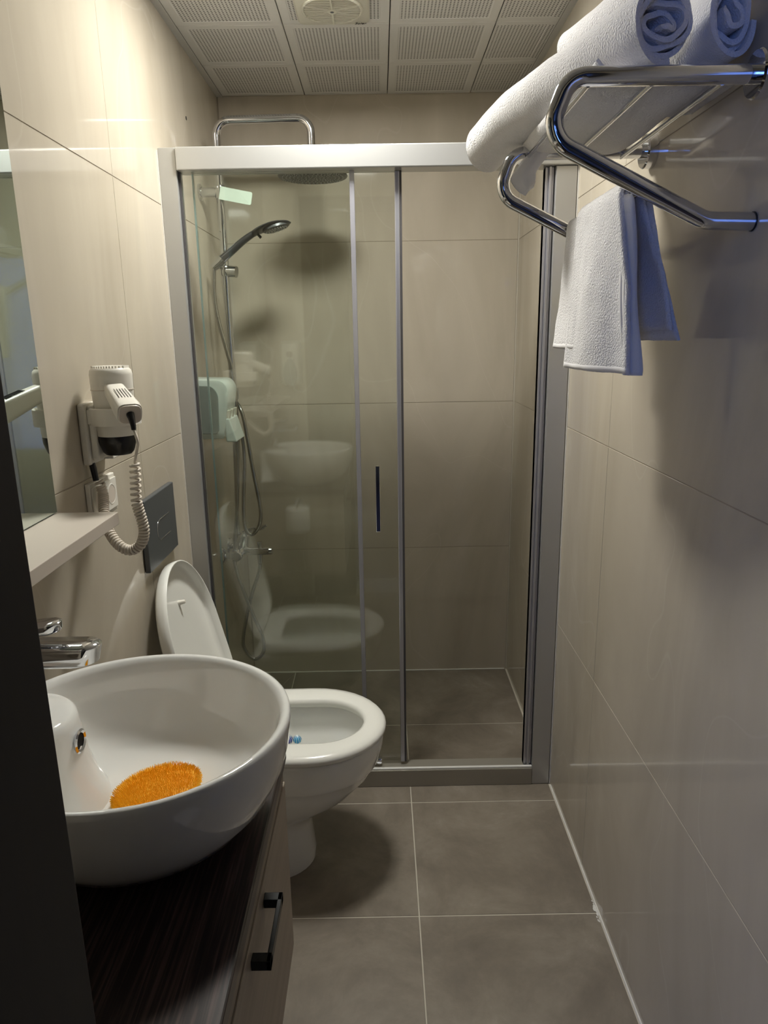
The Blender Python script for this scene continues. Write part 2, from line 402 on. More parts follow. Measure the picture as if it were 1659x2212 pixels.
mb.box(1.027, 1.0515, F+.014, F+.04, .061, 1.867)
mb.build('door_catch', 'alu2', t, bevel=.0012)
fp = MB().box(.0495, .503, F+.012, F+.018, .0605, 1.8675).build('fixed_panel', 'glass', t)
MB().box(.5031, .5165, F+.0095, F+.0205, .0672, 1.8675).build('seal_strip', 'seal', fp, bevel=.002)
MB().box(.0497, .0545, F+.009, F+.021, .067, 1.8675).build('glazing_gasket', 'magnet', fp)
dr = MB().box(.083, .624, F+.034, F+.040, .072, 1.8675).build('sliding_door', 'glass', t)
MB().box(.6242, .6375, F+.028, F+.046, .070, 1.8675).build('stile', 'alu2', dr, bevel=.002)
MB().box(.6377, .6435, F+.030, F+.044, .070, 1.8675).build('magnet_strip', 'magnet', dr, bevel=.001)
MB().box(.0785, .0828, F+.033, F+.041, .072, 1.8675).build('glass_edge', 'glassedge', dr)
MB().box(.558, .571, F+.004, F+.014, .868, 1.068).build('handle', 'chrome', dr, bevel=.0012)
for z in (.885, 1.052): MB().cyl((.5645, F+.014, z), (.5645, F+.034, z), .005).build('handle_post', 'chrome', dr, smooth=True)
for x in (.535, .553):
    MB().cyl((x, F+.017, .0765), (x, F+.030, .0765), .0085, n=20).build('roller', 'chrome', dr, smooth=True, bevel=.001)
MB().box(.526, .562, F+.020, F+.034, .0805, .0885).build('roller_bracket', 'chrome', dr, bevel=.002)

# ------------------------------------------------------------------ shower column
t = thing('shower_column', (.068, 2.46, 1.23), 'chrome shower pole with bent arm and round black overhead rose', 'shower')
RX, RY = .068, 2.46
pole = arc_path([(RX, RY, 1.235), (RX, RY, 2.108), (.370, RY, 2.112), (.370, RY, 1.985)], [.045, .045], 10)
MB().tube(pole, .0125, 16).build('pole', 'chrome', t, smooth=True)
MB().lathe([(.0005, 0.004), (.02, .003), (.1, .0), (.111, -.004), (.1125, -.008), (.110, -.011)], (.370, RY, 1.949), n=56).build('rain_head', 'dark_head', t, smooth=True)
hf = MB().lathe([(.110, -.011), (.06, -.0118), (.0005, -.012)], (.370, RY, 1.949), n=56).build('face_plate', 'dark_head', t, smooth=True)
MB().cyl((.370, RY, 1.960), (.370, RY, 1.99), .016, .013).build('swivel_joint', 'chrome', t, smooth=True)
mb = MB()
for ring in range(1, 9):
    for k in range(ring*6):
        a = 2*PI*k/(ring*6)+ring*.3; x, y = .370+ring*.0122*math.cos(a), RY+ring*.0122*math.sin(a)
        mb.lathe([(.0022, 0), (.0018, -.003), (.0001, -.0034)], (x, y, 1.9375), n=5)
o = mb.build('nozzle', 'nozzle', hf); o['kind'] = 'stuff'
MB().lathe([(.026, 0), (.026, .006), (.02, .009), (.013, .01)], (0.0002, RY, 1.898), axis='x', n=28, cap0=True, cap1=True).build('wall_flange', 'chrome', t, smooth=True)
MB().cyl((.004, RY, 1.898), (.062, RY, 1.898), .0155).lathe([(.0165, -.02), (.0185, -.012), (.0185, .012), (.0165, .02)], (RX, RY, 1.898), n=24, cap0=True, cap1=True).build('bracket', 'chrome', t, smooth=True)
MB().cyl((.001, RY, 1.25), (.062, RY, 1.25), .011).lathe([(.0165, -.018), (.018, -.01), (.018, .016), (.0165, .02)], (RX, RY, 1.25), n=24, cap0=True, cap1=True).build('bracket', 'chrome', t, smooth=True)
# pale green film tag wrapped on the upper bracket
mb = MB(); v = [Vector((.071, RY-.024, 1.892)), Vector((.172, RY-.024, 1.872))]
ax = (v[1]-v[0]).normalized(); nn = Vector((0, 1, 0)); upv = ax.cross(nn) * -1
if upv.z < 0: upv = -upv
q = []
for du, dv in ((0, -.0195), (.1, -.0195), (.104, -.0155), (.104, .0155), (.1, .0195), (0, .0195)):
    q.append(v[0]+ax*du+upv*dv)
mb.loft([q, [p+nn*.002 for p in q]]).build('film_tag', 'label_g', t)['label'] = 'pale green film tag on the bracket'
# slider that carries the hand shower
MB().lathe([(.0165, -.016), (.0185, -.013), (.0185, .013), (.0165, .016)], (RX, RY, 1.655), n=24, cap0=True, cap1=True).cyl((RX, RY, 1.655), (.106, RY-.006, 1.651), .0175, .0185).build('slider', 'chrome', t, smooth=True)
MB().cyl((.034, RY-.022, 1.664), (.066, RY-.022, 1.690), .013, .016).cyl((RX-.018, RY-.02, 1.676), (RX, RY, 1.66), .012).build('holder', 'chrome', t, smooth=True)

HY = RY-.022
t = thing('hand_shower', (.062, HY, 1.69), 'dark hand shower resting in its slider on the chrome pole', 'hand shower')
def hand():
    cl = smooth_path([(.060, HY, 1.686), (.095, HY, 1.713), (.135, HY, 1.744), (.170, HY, 1.766), (.205, HY, 1.782), (.250, HY, 1.796), (.296, HY, 1.800)], 6)
    secs = []; n = 20; L = len(cl)-1
    for i, p in enumerate(cl):
        u = i/L; tg = (cl[min(i+1, L)]-cl[max(i-1, 0)]).normalized(); nv = Vector((0, 1, 0)); b = tg.cross(nv)
        if u < .5: a, c = .0155-.004*u, .0135-.007*u
        else:
            s_ = (u-.5)/.5; a = .0135+.041*math.sin(min(1, s_*1.02)*PI)**.75 if s_ < 1 else .001; c = .0100-.004*s_
            if s_ > .9: c *= max(.15, (1-s_)/.1)
        secs.append([p+nv*a*math.cos(2*PI*k/n)+b*c*math.sin(2*PI*k/n) for k in range(n)])
    return MB().loft(secs)
hand().build('handle_body', 'dark_head', t, smooth=True)
c = Vector((.246, HY, 1.7845)); ax = Vector((.275, 0, -.96)).normalized(); e1 = ax.cross(Vector((0, 1, 0))).normalized(); mb = MB()
sec = lambda r, d: [c+ax*d+(e1*math.cos(2*PI*k/32)*r*1.0+Vector((0, 1, 0))*math.sin(2*PI*k/32)*r) for k in range(32)]
MB().loft([sec(.044, -.004), sec(.045, .003), sec(.040, .006), sec(.012, .007)]).build('spray_face', 'greyp', t, smooth=True)
mb = MB()
for ring in range(1, 5):
    for k in range(ring*6):
        a = 2*PI*k/(ring*6); p = c+ax*.007+(e1*math.cos(a)+Vector((0, 1, 0))*math.sin(a))*ring*.0088
        mb.tube([p-ax*.001, p+ax*.0025], .0014, 5)
mb.build('nozzle', 'nozzle', t)['kind'] = 'stuff'
MB().cyl((.186, HY, 1.765), (.196, HY, 1.754), .0045).build('mode_lever', 'black', t, smooth=True)

def hose(name, pts, label, r=.0072):
    P = smooth_path(pts, 14)
    # resample evenly so the rings of the metal hose read
    out = [P[0]]; acc = 0; step = .0019
    for a, b_ in zip(P[:-1], P[1:]):
        L = (b_-a).length; d = step-acc
        while d <= L: out.append(a.lerp(b_, d/L)); d += step
        acc = L-(d-step)
    rr = [r*(1.0 if (i % 2) else .84) for i in range(len(out))]
    return tag(MB().tube(out, rr, 8).build(name, 'hose', smooth=True, angle=180), label, 'hose')
hose('shower_hose', [(.036, HY-.001, 1.662), (.031, HY-.002, 1.60), (.032, HY-.004, 1.55), (.042, HY-.01, 1.485), (.064, HY-.02, 1.393), (.076, HY-.025, 1.332), (.081, HY-.02, 1.174), (.074, HY-.02, 1.012), (.061, HY-.02, .844), (.044, HY-.03, .705), (.048, HY-.04, .63), (.088, 2.41, .471), (.124, 2.41, .365), (.125, 2.41, .303), (.09, 2.42, .268), (.056, 2.42, .304), (.052, 2.42, .361), (.087, 2.425, .508), (.120, 2.43, .60), (.129, 2.43, .640)], 'long metal hose from the hand shower that crosses itself low and ends at the mixer')
hose('shower_hose', [(.070, RY-.004, 1.232), (.098, 2.43, 1.19), (.112, 2.42, 1.112), (.129, 2.41, .981), (.147, 2.40, .86), (.141, 2.40, .796), (.112, 2.40, .760), (.089, 2.40, .789), (.088, 2.41, .882), (.098, 2.42, 1.015), (.094, 2.43, 1.10), (.080, 2.44, 1.14), (.064, 2.448, 1.11), (.058, 2.45, .95), (.052, 2.455, .80), (.051, 2.46, .715)], 'metal hose hanging in a U loop below the end of the chrome pole')
# ------------------------------------------------------------------ shower mixer
t = thing('shower_mixer', (0, 2.45, .68), 'chrome shower mixer tap on the left wall inside the shower', 'tap')
for y in (2.40, 2.52):
    MB().lathe([(.031, 0), (.030, .008), (.022, .014), (.012, .016)], (.0002, y, .682), axis='x', n=28, cap0=True, cap1=True).build('wall_flange', 'chrome', t, smooth=True)
    MB().cyl((.014, y, .682), (.052, y, .682), .011).lathe([(.015, -.008), (.016, 0), (.015, .008)], (.04, y, .682), axis='x', n=6, cap0=True, cap1=True).build('inlet', 'chrome', t, smooth=True)
MB().tube([(.054, 2.385, .682), (.054, 2.39, .682), (.054, 2.46, .684), (.054, 2.53, .682), (.054, 2.535, .682)], [.016, .020, .023, .020, .016], 20).build('body', 'chrome', t, smooth=True)
MB().tube([(.060, 2.46, .69), (.066, 2.46, .715), (.070, 2.46, .742), (.071, 2.46, .750)], [.021, .023, .021, .013], 20).build('cartridge_cover', 'chrome', t, smooth=True)
MB().tube(smooth_path([(.072, 2.46, .750), (.10, 2.45, .764), (.135, 2.44, .772), (.160, 2.435, .785)], 5), [.010]*8+[.008]*5+[.006]*3, 10).build('lever', 'chrome', t, smooth=True)
MB().tube([(.066, 2.45, .684), (.11, 2.44, .684), (.15, 2.435, .686), (.166, 2.432, .688)], [.016, .013, .014, .013], 18).build('spout', 'chrome', t, smooth=True)
MB().cyl((.166, 2.432, .688), (.176, 2.431, .689), .015, .012).build('aerator', 'chrome', t, smooth=True)
MB().cyl((.13, 2.438, .695), (.13, 2.438, .722), .006, .009).build('diverter_knob', 'chrome', t, smooth=True)
MB().cyl((.129, 2.436, .674), (.129, 2.431, .642), .011, .008).build('hose_outlet', 'chrome', t, smooth=True)
# ------------------------------------------------------------------ dispenser inside the shower
t = thing('paper_dispenser', (0, 2.19, 1.14), 'milky plastic paper dispenser on left wall behind the shower glass', 'dispenser')
def disp_sec(y, g, x1=.118, z0=1.137, z1=1.318):
    pts = [(.001, z0+g), (x1-.030, z0+g), (x1-.022, z0+.01+g)]
    pts += [(x1-.030+.030*math.sin(a)-g, z1-.038+.038*math.cos(a)-g) for a in [math.radians(d) for d in range(85, -1, -17)]]
    pts += [(.001, z1-g+.002)]
    return [(x, y, z) for x, z in pts]
MB().loft([disp_sec(2.143, .012), disp_sec(2.147, .003), disp_sec(2.156, 0), disp_sec(2.27, 0), disp_sec(2.279, .003), disp_sec(2.283, .012)]).build('case', 'soapglass', t, smooth=True)
sec = [(x, z) for x, _, z in disp_sec(0, .018, .105)]
MB().loft([[(max(x, .004), y, z) for x, z in sec] for y in (2.1425, 2.1375)]).build('side_window', 'soapgrey', t, bevel=.002)
mb = MB()
for k in range(9):
    a = PI*k/8
mb.loft([[(.094, 2.165+.01*i, 1.135-.0*i), (.112+.012*math.sin(i*.9), 2.165+.01*i, 1.118)] for i in range(10)], False, False, closed=False)
mb2 = MB()
for y0 in (2.152, 2.20, 2.246):
    mb2.loft([[(.088, y0, 1.142), (.105, y0, 1.142), (.105, y0+.03, 1.142), (.088, y0+.03, 1.142)], [(.104, y0-.004, 1.224), (.116, y0+.006, 1.224), (.116, y0+.024, 1.224), (.104, y0+.030, 1.224)]])
mb2.build('front_slat', 'wplast', t, bevel=.002)
mb = MB().loft([[(.098, 2.150, 1.20), (.1, 2.270, 1.20), (.1145, 2.270, 1.20), (.1135, 2.150, 1.20)], [(.100, 2.148, 1.128), (.1, 2.272, 1.128), (.134, 2.272, 1.128), (.134, 2.148, 1.128)]]).build('front_lip', 'soapglass', t, bevel=.004)
MB().box(.012, .018, 2.146, 2.150, 1.318, 1.346).build('key_tab', 'wplast', t, bevel=.002)

# ------------------------------------------------------------------ toilet
TY = 1.716
def outline(x0, x1, hw, z, n=40, sq=.42, xm=None, dy=0):
    xm = xm if xm is not None else x1-hw*1.12
    out = []
    for k in range(n):
        a = 2*PI*k/n; c, s_ = math.cos(a), math.sin(a)
        if c >= 0: x = xm+(x1-xm)*c; y = hw*s_
        else: x = xm-(xm-x0)*abs(c)**sq; y = hw*(1 if s_ >= 0 else -1)*abs(s_)**(.42 if True else 1)
        if c < 0:
            # keep full width along the straight sides, rounded rear corners
            y = hw*(1 if s_ >= 0 else -1)*min(1, abs(s_)**.35)
        out.append((x, TY+dy+y, z))
    return out
t = thing('toilet', (.28, TY, 0), 'white ceramic toilet standing below the grey flush plate, lid raised', 'toilet')
secs = [outline(.002, .370, .105, .0), outline(.002, .372, .108, .03), outline(.002, .362, .103, .12), outline(.002, .372, .108, .165), outline(.002, .43, .128, .195), outline(.002, .49, .15, .235),
        outline(.002, .535, .168, .285), outline(.002, .551, .174, .312), outline(.002, .555, .1765, .3155), outline(.002, .568, .181, .36), outline(.002, .571, .183, .392), outline(.006, .566, .178, .399),
        outline(.175, .53, .125, .399), outline(.18, .523, .118, .392), outline(.18, .522, .118, .36), outline(.185, .505, .108, .325), outline(.19, .50, .104, .318), outline(.20, .47, .09, .27), outline(.23, .42, .065, .215), outline(.26, .38, .045, .18)]
MB().loft(secs, True, True).build('bowl', 'white', t, smooth=True, angle=60)
MB().loft([outline(.226, .424, .068, .222)], True, False).build('water', 'water', t)
def ring_part(o0, i0):
    n = len(o0[0]); secs = o0+i0; mb = MB(); mb.loft(secs, False, False)
    # close last to first
    base = 0; m_ = len(secs)
    for j in range(n):
        k = (j+1) % n; mb.f.append(((m_-1)*n+j, (m_-1)*n+k, k, j))
    return mb
ring_part([outline(.135, .572, .183, .4015), outline(.132, .577, .187, .406), outline(.132, .577, .187, .416), outline(.137, .570, .181, .4235), outline(.15, .552, .166, .4265)],
          [outline(.205, .526, .119, .4265), outline(.213, .518, .110, .423), outline(.215, .515, .108, .412), outline(.213, .518, .111, .4015)]).build('seat', 'seat', t, smooth=True, angle=70)
# raised lid: a shallow tray leaning on the wall
lid_o = Vector((.150, 0, .432)); lu = Vector((-.110, 0, .450)).normalized(); lnv = Vector((lu.z, 0, -lu.x))   # lnv points into the room
LL = .462
def lid_sec(inset, depth, n=48):
    out = []
    for x, y, z in outline(.0+inset, LL-inset, .190-inset, 0, n):
        p = lid_o+lu*x+lnv*depth; out.append((p.x, y, p.z))
    return out
ld = MB(); ld.loft([lid_sec(.022, -.036), lid_sec(.010, -.0335), lid_sec(.003, -.026), lid_sec(0, -.012), lid_sec(0, -.001), lid_sec(.0015, .0), lid_sec(.004, -.0008), lid_sec(.007, -.018), lid_sec(.012, -.0255), lid_sec(.03, -.029)], True, True)
lid = ld.build('lid', 'seat', t, smooth=True, angle=70)
def on_lid(u, y, d): p = lid_o+lu*u+lnv*d; return (p.x, y, p.z)
MB().tube([on_lid(.352, TY+.012, -.030), on_lid(.352, TY+.012, -.014), on_lid(.352, TY+.012, -.010)], [.0065, .0055, .004], 16).build('bumper', 'wplast', lid, smooth=True)
for y in (TY-.075, TY+.075):
    MB().cyl((.118, y, .401), (.118, y, .425), .013).cyl((.118, y-.02, .427), (.118, y+.02, .427), .009).cyl((.118, y-.012, .427), (.15, y-.012, .436), .006).build('hinge', 'chrome', t, smooth=True)
# rim freshener
t = thing('rim_freshener', (.335, TY+.02, .33), 'blue and violet gel ball freshener hanging inside the toilet bowl', 'toilet freshener')
fx = .331; fy = 1.727
for k, (dx, mm) in enumerate(((0, 'blue'), (-.024, 'purple'), (-.048, 'blue'))):
    b = MB().lathe([(.0001, -.0115), (.0055, -.0100), (.0100, -.0055), (.0115, 0), (.0100, .0055), (.0055, .0100), (.0001, .0115)], (fx+dx, fy, .360), n=20).build('gel_ball', mm, t, smooth=True)
    mb = MB()
    for a in range(6):
        an = PI*a/6; mb.tube([(fx+dx+.0125*math.cos(q)*math.cos(an), fy+.0125*math.cos(q)*math.sin(an), .360+.0125*math.sin(q)) for q in [2*PI*i/20 for i in range(21)]], .0006, 4, False)
    mb.build('cage', 'soapglass', b)
MB().tube(smooth_path([(fx-.048, fy, .372), (fx-.075, fy, .385), (.214, fy, .398), (.196, fy, .4000), (.17, fy, .4003)], 4), .0012, 6).build('hanger', 'soapglass', t, smooth=True)

# ------------------------------------------------------------------ flush plate, socket
t = thing('flush_plate', (0, 1.73, .98), 'dark grey square flush plate on the left wall above the toilet', 'flush plate')
mb = MB().box(.0012, .0145, 1.612, 1.852, .889, 1.067).build('plate', 'greyp', t, bevel=.0025)
MB().box(.0005, .010, 1.618, 1.846, .895, 1.0605).build('mounting_frame', 'chrome', t)
P = []
for k in range(13):
    a = math.radians(90+180*k/12); P.append((.0148, 1.735+.026*math.cos(a)-.022+.0, .972+.026*math.sin(a)))
P = [(.0148, 1.79, .998)]+P+[(.0148, 1.79, .946)]
MB().tube(P, .0011, 6).build('button_outline', 'chrome', t, smooth=True)
t = thing('wall_socket', (0, 1.40, 1.14), 'white double wall socket half hidden behind the coiled dryer cable', 'socket')
MB().box(.0005, .010, 1.332, 1.462, 1.088, 1.168).build('back_plate', 'wplast', t, bevel=.002)
for y in (1.365, 1.43):
    f_ = MB().box(.0101, .0135, y-.030, y+.030, 1.096, 1.160).build('cover', 'wplast', t, bevel=.0015)
    MB().lathe([(.019, .0136), (.0195, .0142), (.0215, .0142), (.022, .0136)], (0, y, 1.128), axis='x', n=28).build('socket_ring', 'wplast', f_, smooth=True)
    MB().cyl((.0130, y, 1.128), (.0137, y, 1.128), .019).build('socket_face', 'shelf', f_)
# ------------------------------------------------------------------ hair dryer in its wall holder
BX, BY = .052, 1.372
t = thing('dryer_holder', (0, BY, 1.2), 'white wall bracket holding the hair dryer beside the mirror', 'holder')
MB().box(.0008, .016, 1.338, 1.452, 1.204, 1.322).build('back_plate', 'wplast', t, bevel=.004)
MB().box(.0165, .030, 1.346, 1.430, 1.212, 1.318).build('cover', 'wplast', t, bevel=.004)
def ring_mb(cx, cy, z0, z1, ro, ri, n=40, open_=None):
    prof = [(ro, z0), (ro, z1-.002), (ro-.002, z1), (ri+.001, z1), (ri, z1-.002), (ri, z0), (ro, z0)]
    return MB().lathe(prof, (cx, cy, 0), n=n)
ring_mb(BX+.008, BY, 1.280, 1.3135, .0475, .0425).build('cradle_ring', 'wplast', t, smooth=True)
MB().box(.016, .04, BY-.030, BY+.03, 1.282, 1.311).build('arm', 'wplast', t, bevel=.003)
MB().box(.0165, .036, BY+.03, 1.445, 1.206, 1.224).build('switch_block', 'wplast', t, bevel=.002)
MB().tube([(.012, 1.352, 1.206), (.014, 1.352, 1.196), (.018, 1.348, 1.172)], [.006, .0065, .0055], 10).build('cable_gland', 'black', t, smooth=True)
t = thing('hair_dryer', (BX, BY, 1.3), 'white hair dryer with black nozzle sitting upright in the wall bracket', 'hair dryer')
c0 = (BX+.008, BY, 0)
MB().lathe([(.034, 1.2795), (.0365, 1.30), (.0385, 1.34), (.0395, 1.375), (.038, 1.383), (.034, 1.387)], c0, n=40, cap0=True, cap1=True).build('barrel', 'wplast', t, smooth=True)
MB().lathe([(.036, 1.2585), (.0372, 1.2795)], c0, n=40, cap0=True, cap1=True).build('collar', 'wplast', t, smooth=True)
MB().loft([[(c0[0]+a*math.cos(2*PI*k/40), BY+b_*math.sin(2*PI*k/40), z) for k in range(40)] for a, b_, z in ((.0358, .0358, 1.2583), (.0355, .0355, 1.247), (.029, .030, 1.227), (.024, .026, 1.2215))]).build('nozzle', 'black', t, smooth=True)
for k in range(13):
    x = -.030+.005*k; hw = math.sqrt(.034**2-x*x)*.92
    MB().box(c0[0]+x-.0013, c0[0]+x+.0013, BY-hw, BY+hw, 1.3872, 1.3912-.06*x*x).build('grille_slat', 'wplast', t)
MB().lathe([(.0393, 1.346), (.0397, 1.3465), (.0397, 1.3475), (.0393, 1.348)], c0, n=40).build('seam', 'shelf', t, smooth=True)
# grip pointing out of the wall, slightly down and towards the door
g0, g1 = Vector((c0[0]+.010, BY-.022, 1.350)), Vector((.128, 1.262, 1.310))
gd = (g1-g0).normalized(); gs = gd.cross(Vector((0, 0, 1))).normalized(); gu = gs.cross(gd).normalized()
def gsec(p, a, b_, n=28):
    out = []
    for k in range(n):
        c, s_ = math.cos(2*PI*k/n), math.sin(2*PI*k/n)
        out.append(p+gs*a*math.copysign(abs(c)**.55, c)+gu*b_*math.copysign(abs(s_)**.55, s_))
    return out
grip = MB().loft([gsec(g0, .018, .014), gsec(g0.lerp(g1, .3), .019, .0165), gsec(g0.lerp(g1, .9), .0225, .0205), gsec(g1, .0215, .0195)]).build('grip', 'wplast', t, smooth=True, angle=50)
MB().loft([gsec(g1+gd*.0002, .020, .018), gsec(g1+gd*.003, .019, .017)]).build('end_cap', 'shelf', t, smooth=True, angle=50)
for k in range(5):
    off = gs*(-.010+.005*k)+gu*.0186
    a, b_ = g0.lerp(g1, .38)+off*.97, g0.lerp(g1, .74)+off*1.06
    MB().tube([a, b_], .0006, 4).build('vent_slot', 'hole', grip)
MB().tube([g1+gd*.002, g1+gd*.010-gu*.003, g1+gd*.020-gu*.012, g1+gd*.024-gu*.020], [.0075, .0062, .0048, .004], 14).build('strain_relief', 'black', t, smooth=True)
# cable: short straight lead, then the spiral
e0 = g1+gd*.024-gu*.019
lead = smooth_path([e0, e0+Vector((.006, -.004, -.02)), (.1395, 1.250, 1.252), (.135, 1.25, 1.235), (.132, 1.25, 1.222)], 6)
sp_pts = [(.132, 1.25, 1.222), (.130, 1.25, 1.19), (.128, 1.25, 1.153), (.134, 1.25, 1.117), (.136, 1.25, 1.095), (.128, 1.25, 1.071), (.107, 1.25, 1.059), (.084, 1.255, 1.069), (.060, 1.275, 1.093), (.042, 1.31, 1.12), (.030, 1.345, 1.145), (.024, 1.348, 1.172)]
C_ = smooth_path(sp_pts, 24)
def helix(C_, turns_fn, r):
    L = [0]
    for a, b_ in zip(C_[:-1], C_[1:]): L.append(L[-1]+(b_-a).length)
    tot = L[-1]; out = []; s_ = 0; ph = 0; i = 0
    t0 = (C_[1]-C_[0]).normalized(); nv = t0.cross(Vector((0, 1, 0))).normalized()
    while s_ < tot:
        while i < len(L)-2 and L[i+1] < s_: i += 1
        f = (s_-L[i])/max(1e-9, L[i+1]-L[i]); p = C_[i].lerp(C_[i+1], f); tg = (C_[min(i+2, len(C_)-1)]-C_[max(i-1, 0)]).normalized()
        nv = (nv-tg*nv.dot(tg)).normalized(); b_ = tg.cross(nv)
        out.append(p+(nv*math.cos(ph)+b_*math.sin(ph))*r)
        ph += 2*PI/12; s_ += turns_fn(s_/tot)/12
    return out
hx = helix(C_, lambda u: .0105 if u < .20 else (.0058 if u < .97 else .009), .0078)
tag(MB().tube(lead+hx, .0027, 7).build('dryer_cable', 'cable', smooth=True, angle=180), 'cream spiral cable looping from the hair dryer down past the shelf', 'cable')

# ------------------------------------------------------------------ mirror and shelf
t = thing('wall_mirror', (0, .78, 1.148), 'frameless mirror on the left wall above the narrow shelf', 'mirror')
MB().box(.0008, .0055, .38, 1.198, 1.1475, 2.02).build('backing', 'glassedge', t)
MB().box(.0056, .006, .381, 1.197, 1.1485, 2.019).build('mirror_glass', 'mirror', t)
tag(MB().box(.0005, .112, .40, 1.200, 1.1235, 1.1455).build('wall_shelf', 'shelf', bevel=.0012), 'thin cream shelf under the mirror on the left wall', 'shelf')

# ------------------------------------------------------------------ vanity, counter, basin, tap
t = thing('vanity_cabinet', (.2, .70, .378), 'wall hung greige vanity cabinet under the dark counter', 'cabinet')
MB().box(.0008, .384, .345, 1.033, .380, .7515).build('carcass', 'cab', t, bevel=.001)
MB().box(.3845, .403, .345, 1.033, .7165, .7515).build('top_strip', 'cab', t, bevel=.001)
d_ = MB().box(.3845, .405, .345, 1.035, .380, .7135).build('drawer', 'cab', t, bevel=.001)
MB().box(.4052, .430, .704, .718, .678, .692).box(.4052, .430, .802, .816, .678, .692).box(.424, .430, .704, .816, .678, .692).build('handle', 'black_metal', d_, bevel=.0008)
tag(MB().box(.0008, .409, .335, 1.042, .7525, .777).build('counter_top', 'wood', bevel=.0025), 'glossy dark wood grain counter under the white basin', 'countertop')
BCX, BCY = .236, .853; AX, AY = .211, .200
def brow(r, z, n=72, dx=0):
    return [(max(.0035, BCX+dx+AX*r*math.cos(2*PI*k/n)), BCY+AY*r*math.sin(2*PI*k/n), z) for k in range(n)]
t = thing('wash_basin', (BCX, BCY, .778), 'round white ceramic wash basin standing on the dark counter', 'basin')
prof = [(.44, .778), (.48, .7775), (.60, .7855), (.74, .804), (.86, .834), (.94, .868), (.982, .900), (.997, .925), (1.0, .934), (.994, .9415), (.975, .9435), (.945, .9405), (.925, .932), (.905, .912), (.865, .880), (.78, .848), (.66, .825), (.48, .811), (.25, .804), (.08, .802)]
MB().loft([brow(r, z) for r, z in prof], True, True).build('bowl', 'white', t, smooth=True, angle=80)
# tap ledge: half round platform growing out of the wall side of the bowl
def ledge(x1, hw, z, n=24):
    return [(.030, BCY+.012-hw*1.15, z)]+[(x1-hw+hw*math.sin(PI*k/n)*1.0, BCY+.012-hw*math.cos(PI*k/n), z) for k in range(n+1)]+[(.030, BCY+.012+hw*1.15, z)]
MB().loft([ledge(.182, .092, .804), ledge(.168, .084, .83), ledge(.157, .078, .87), ledge(.149, .074, .925), ledge(.147, .072, .935), ledge(.141, .066, .9405), ledge(.12, .05, .9415)], True, True).build('tap_ledge', 'white', t, smooth=True, angle=70)
MB().lathe([(.0125, -.002), (.0165, .001), (.0172, .003), (.0145, .0048), (.0115, .003), (.0112, -.001)], (.1515, BCY+.012, .902), axis='x', n=28).build('overflow_ring', 'chrome', t, smooth=True)
MB().cyl((.148, BCY+.012, .902), (.1535, BCY+.012, .902), .0112).build('overflow_hole', 'hole', t)
MB().lathe([(.0001, .0030), (.012, .0026), (.020, .0012), (.0215, 0)], (BCX+.005, BCY, .8036), n=32).build('drain', 'chrome', t, smooth=True)
t = thing('basin_tap', (.085, BCY+.012, .94), 'chrome basin mixer with a flat spout and short lever', 'tap')
TYB = BCY+.012
MB().lathe([(.026, .9420), (.026, .948), (.0225, .951), (.022, 1.02), (.0215, 1.045), (.018, 1.052)], (.075, TYB, 0), n=32, cap0=True, cap1=True).build('body', 'chrome', t, smooth=True)
def spout_sec(z, g, x1=.199, hw=.0215):
    return [(.072, TYB-hw+g, z)]+[(x1-hw-g+hw*math.sin(PI*k/12)*1.0, TYB-(hw-g)*math.cos(PI*k/12), z) for k in range(13)]+[(.072, TYB+hw-g, z)]
MB().loft([spout_sec(1.020, .004, .189), spout_sec(1.024, .001, .195), spout_sec(1.046, 0), spout_sec(1.0495, .003)], True, True).build('spout', 'chrome', t, smooth=True, angle=50)
MB().loft([[(x, y, z+(x-.07)*.12) for x, y, z in spout_sec(zz, g, .150, .0165)] for zz, g in ((1.058, .002), (1.061, 0), (1.070, 0), (1.0725, .003))], True, True).build('lever', 'chrome', t, smooth=True, angle=50)
# orange bristle pad
pc = Vector((.252, .868, .8185)); e1 = Vector((.93, .30, .10)).normalized(); e2 = Vector((-.30, .92, .02)).normalized(); e3 = e1.cross(e2).normalized(); e2 = e3.cross(e1)
t = thing('bristle_pad', pc, 'fuzzy bright orange oval pad lying in the white basin', 'pad')
n = 40
MB().loft([[pc+e3*h+e1*.060*s_*math.cos(2*PI*k/n)+e2*.050*s_*math.sin(2*PI*k/n) for k in range(n)] for s_, h in ((.9, -.006), (1, -.002), (1, .003), (.9, .008), (.5, .0105), (.05, .011))]).build('pad_body', 'orange', t, smooth=True)
mb = MB(); ga = PI*(3-math.sqrt(5))
for k in range(2600):
    r = math.sqrt((k+.5)/2600); a = k*ga; p = pc+e1*.060*r*math.cos(a)+e2*.050*r*math.sin(a)+e3*(.0095-.0045*r**4)
    d = (e3+(e1*math.cos(a)+e2*math.sin(a))*(r**5)*1.1+Vector((random.uniform(-.2, .2), random.uniform(-.2, .2), 0))).normalized()
    mb.tube([p, p+d*random.uniform(.0035, .0062)], [.0007, .0003], 3, False)
for k in range(420):
    a = 2*PI*k/420; p = pc+e1*.0595*math.cos(a)+e2*.0495*math.sin(a)+e3*random.uniform(-.001, .006)
    d = (e1*math.cos(a)+e2*math.sin(a)+e3*random.uniform(0, .8)).normalized()
    mb.tube([p, p+d*random.uniform(.003, .005)], [.0007, .0003], 3, False)
mb.build('bristle', 'orange', t)['kind'] = 'stuff'

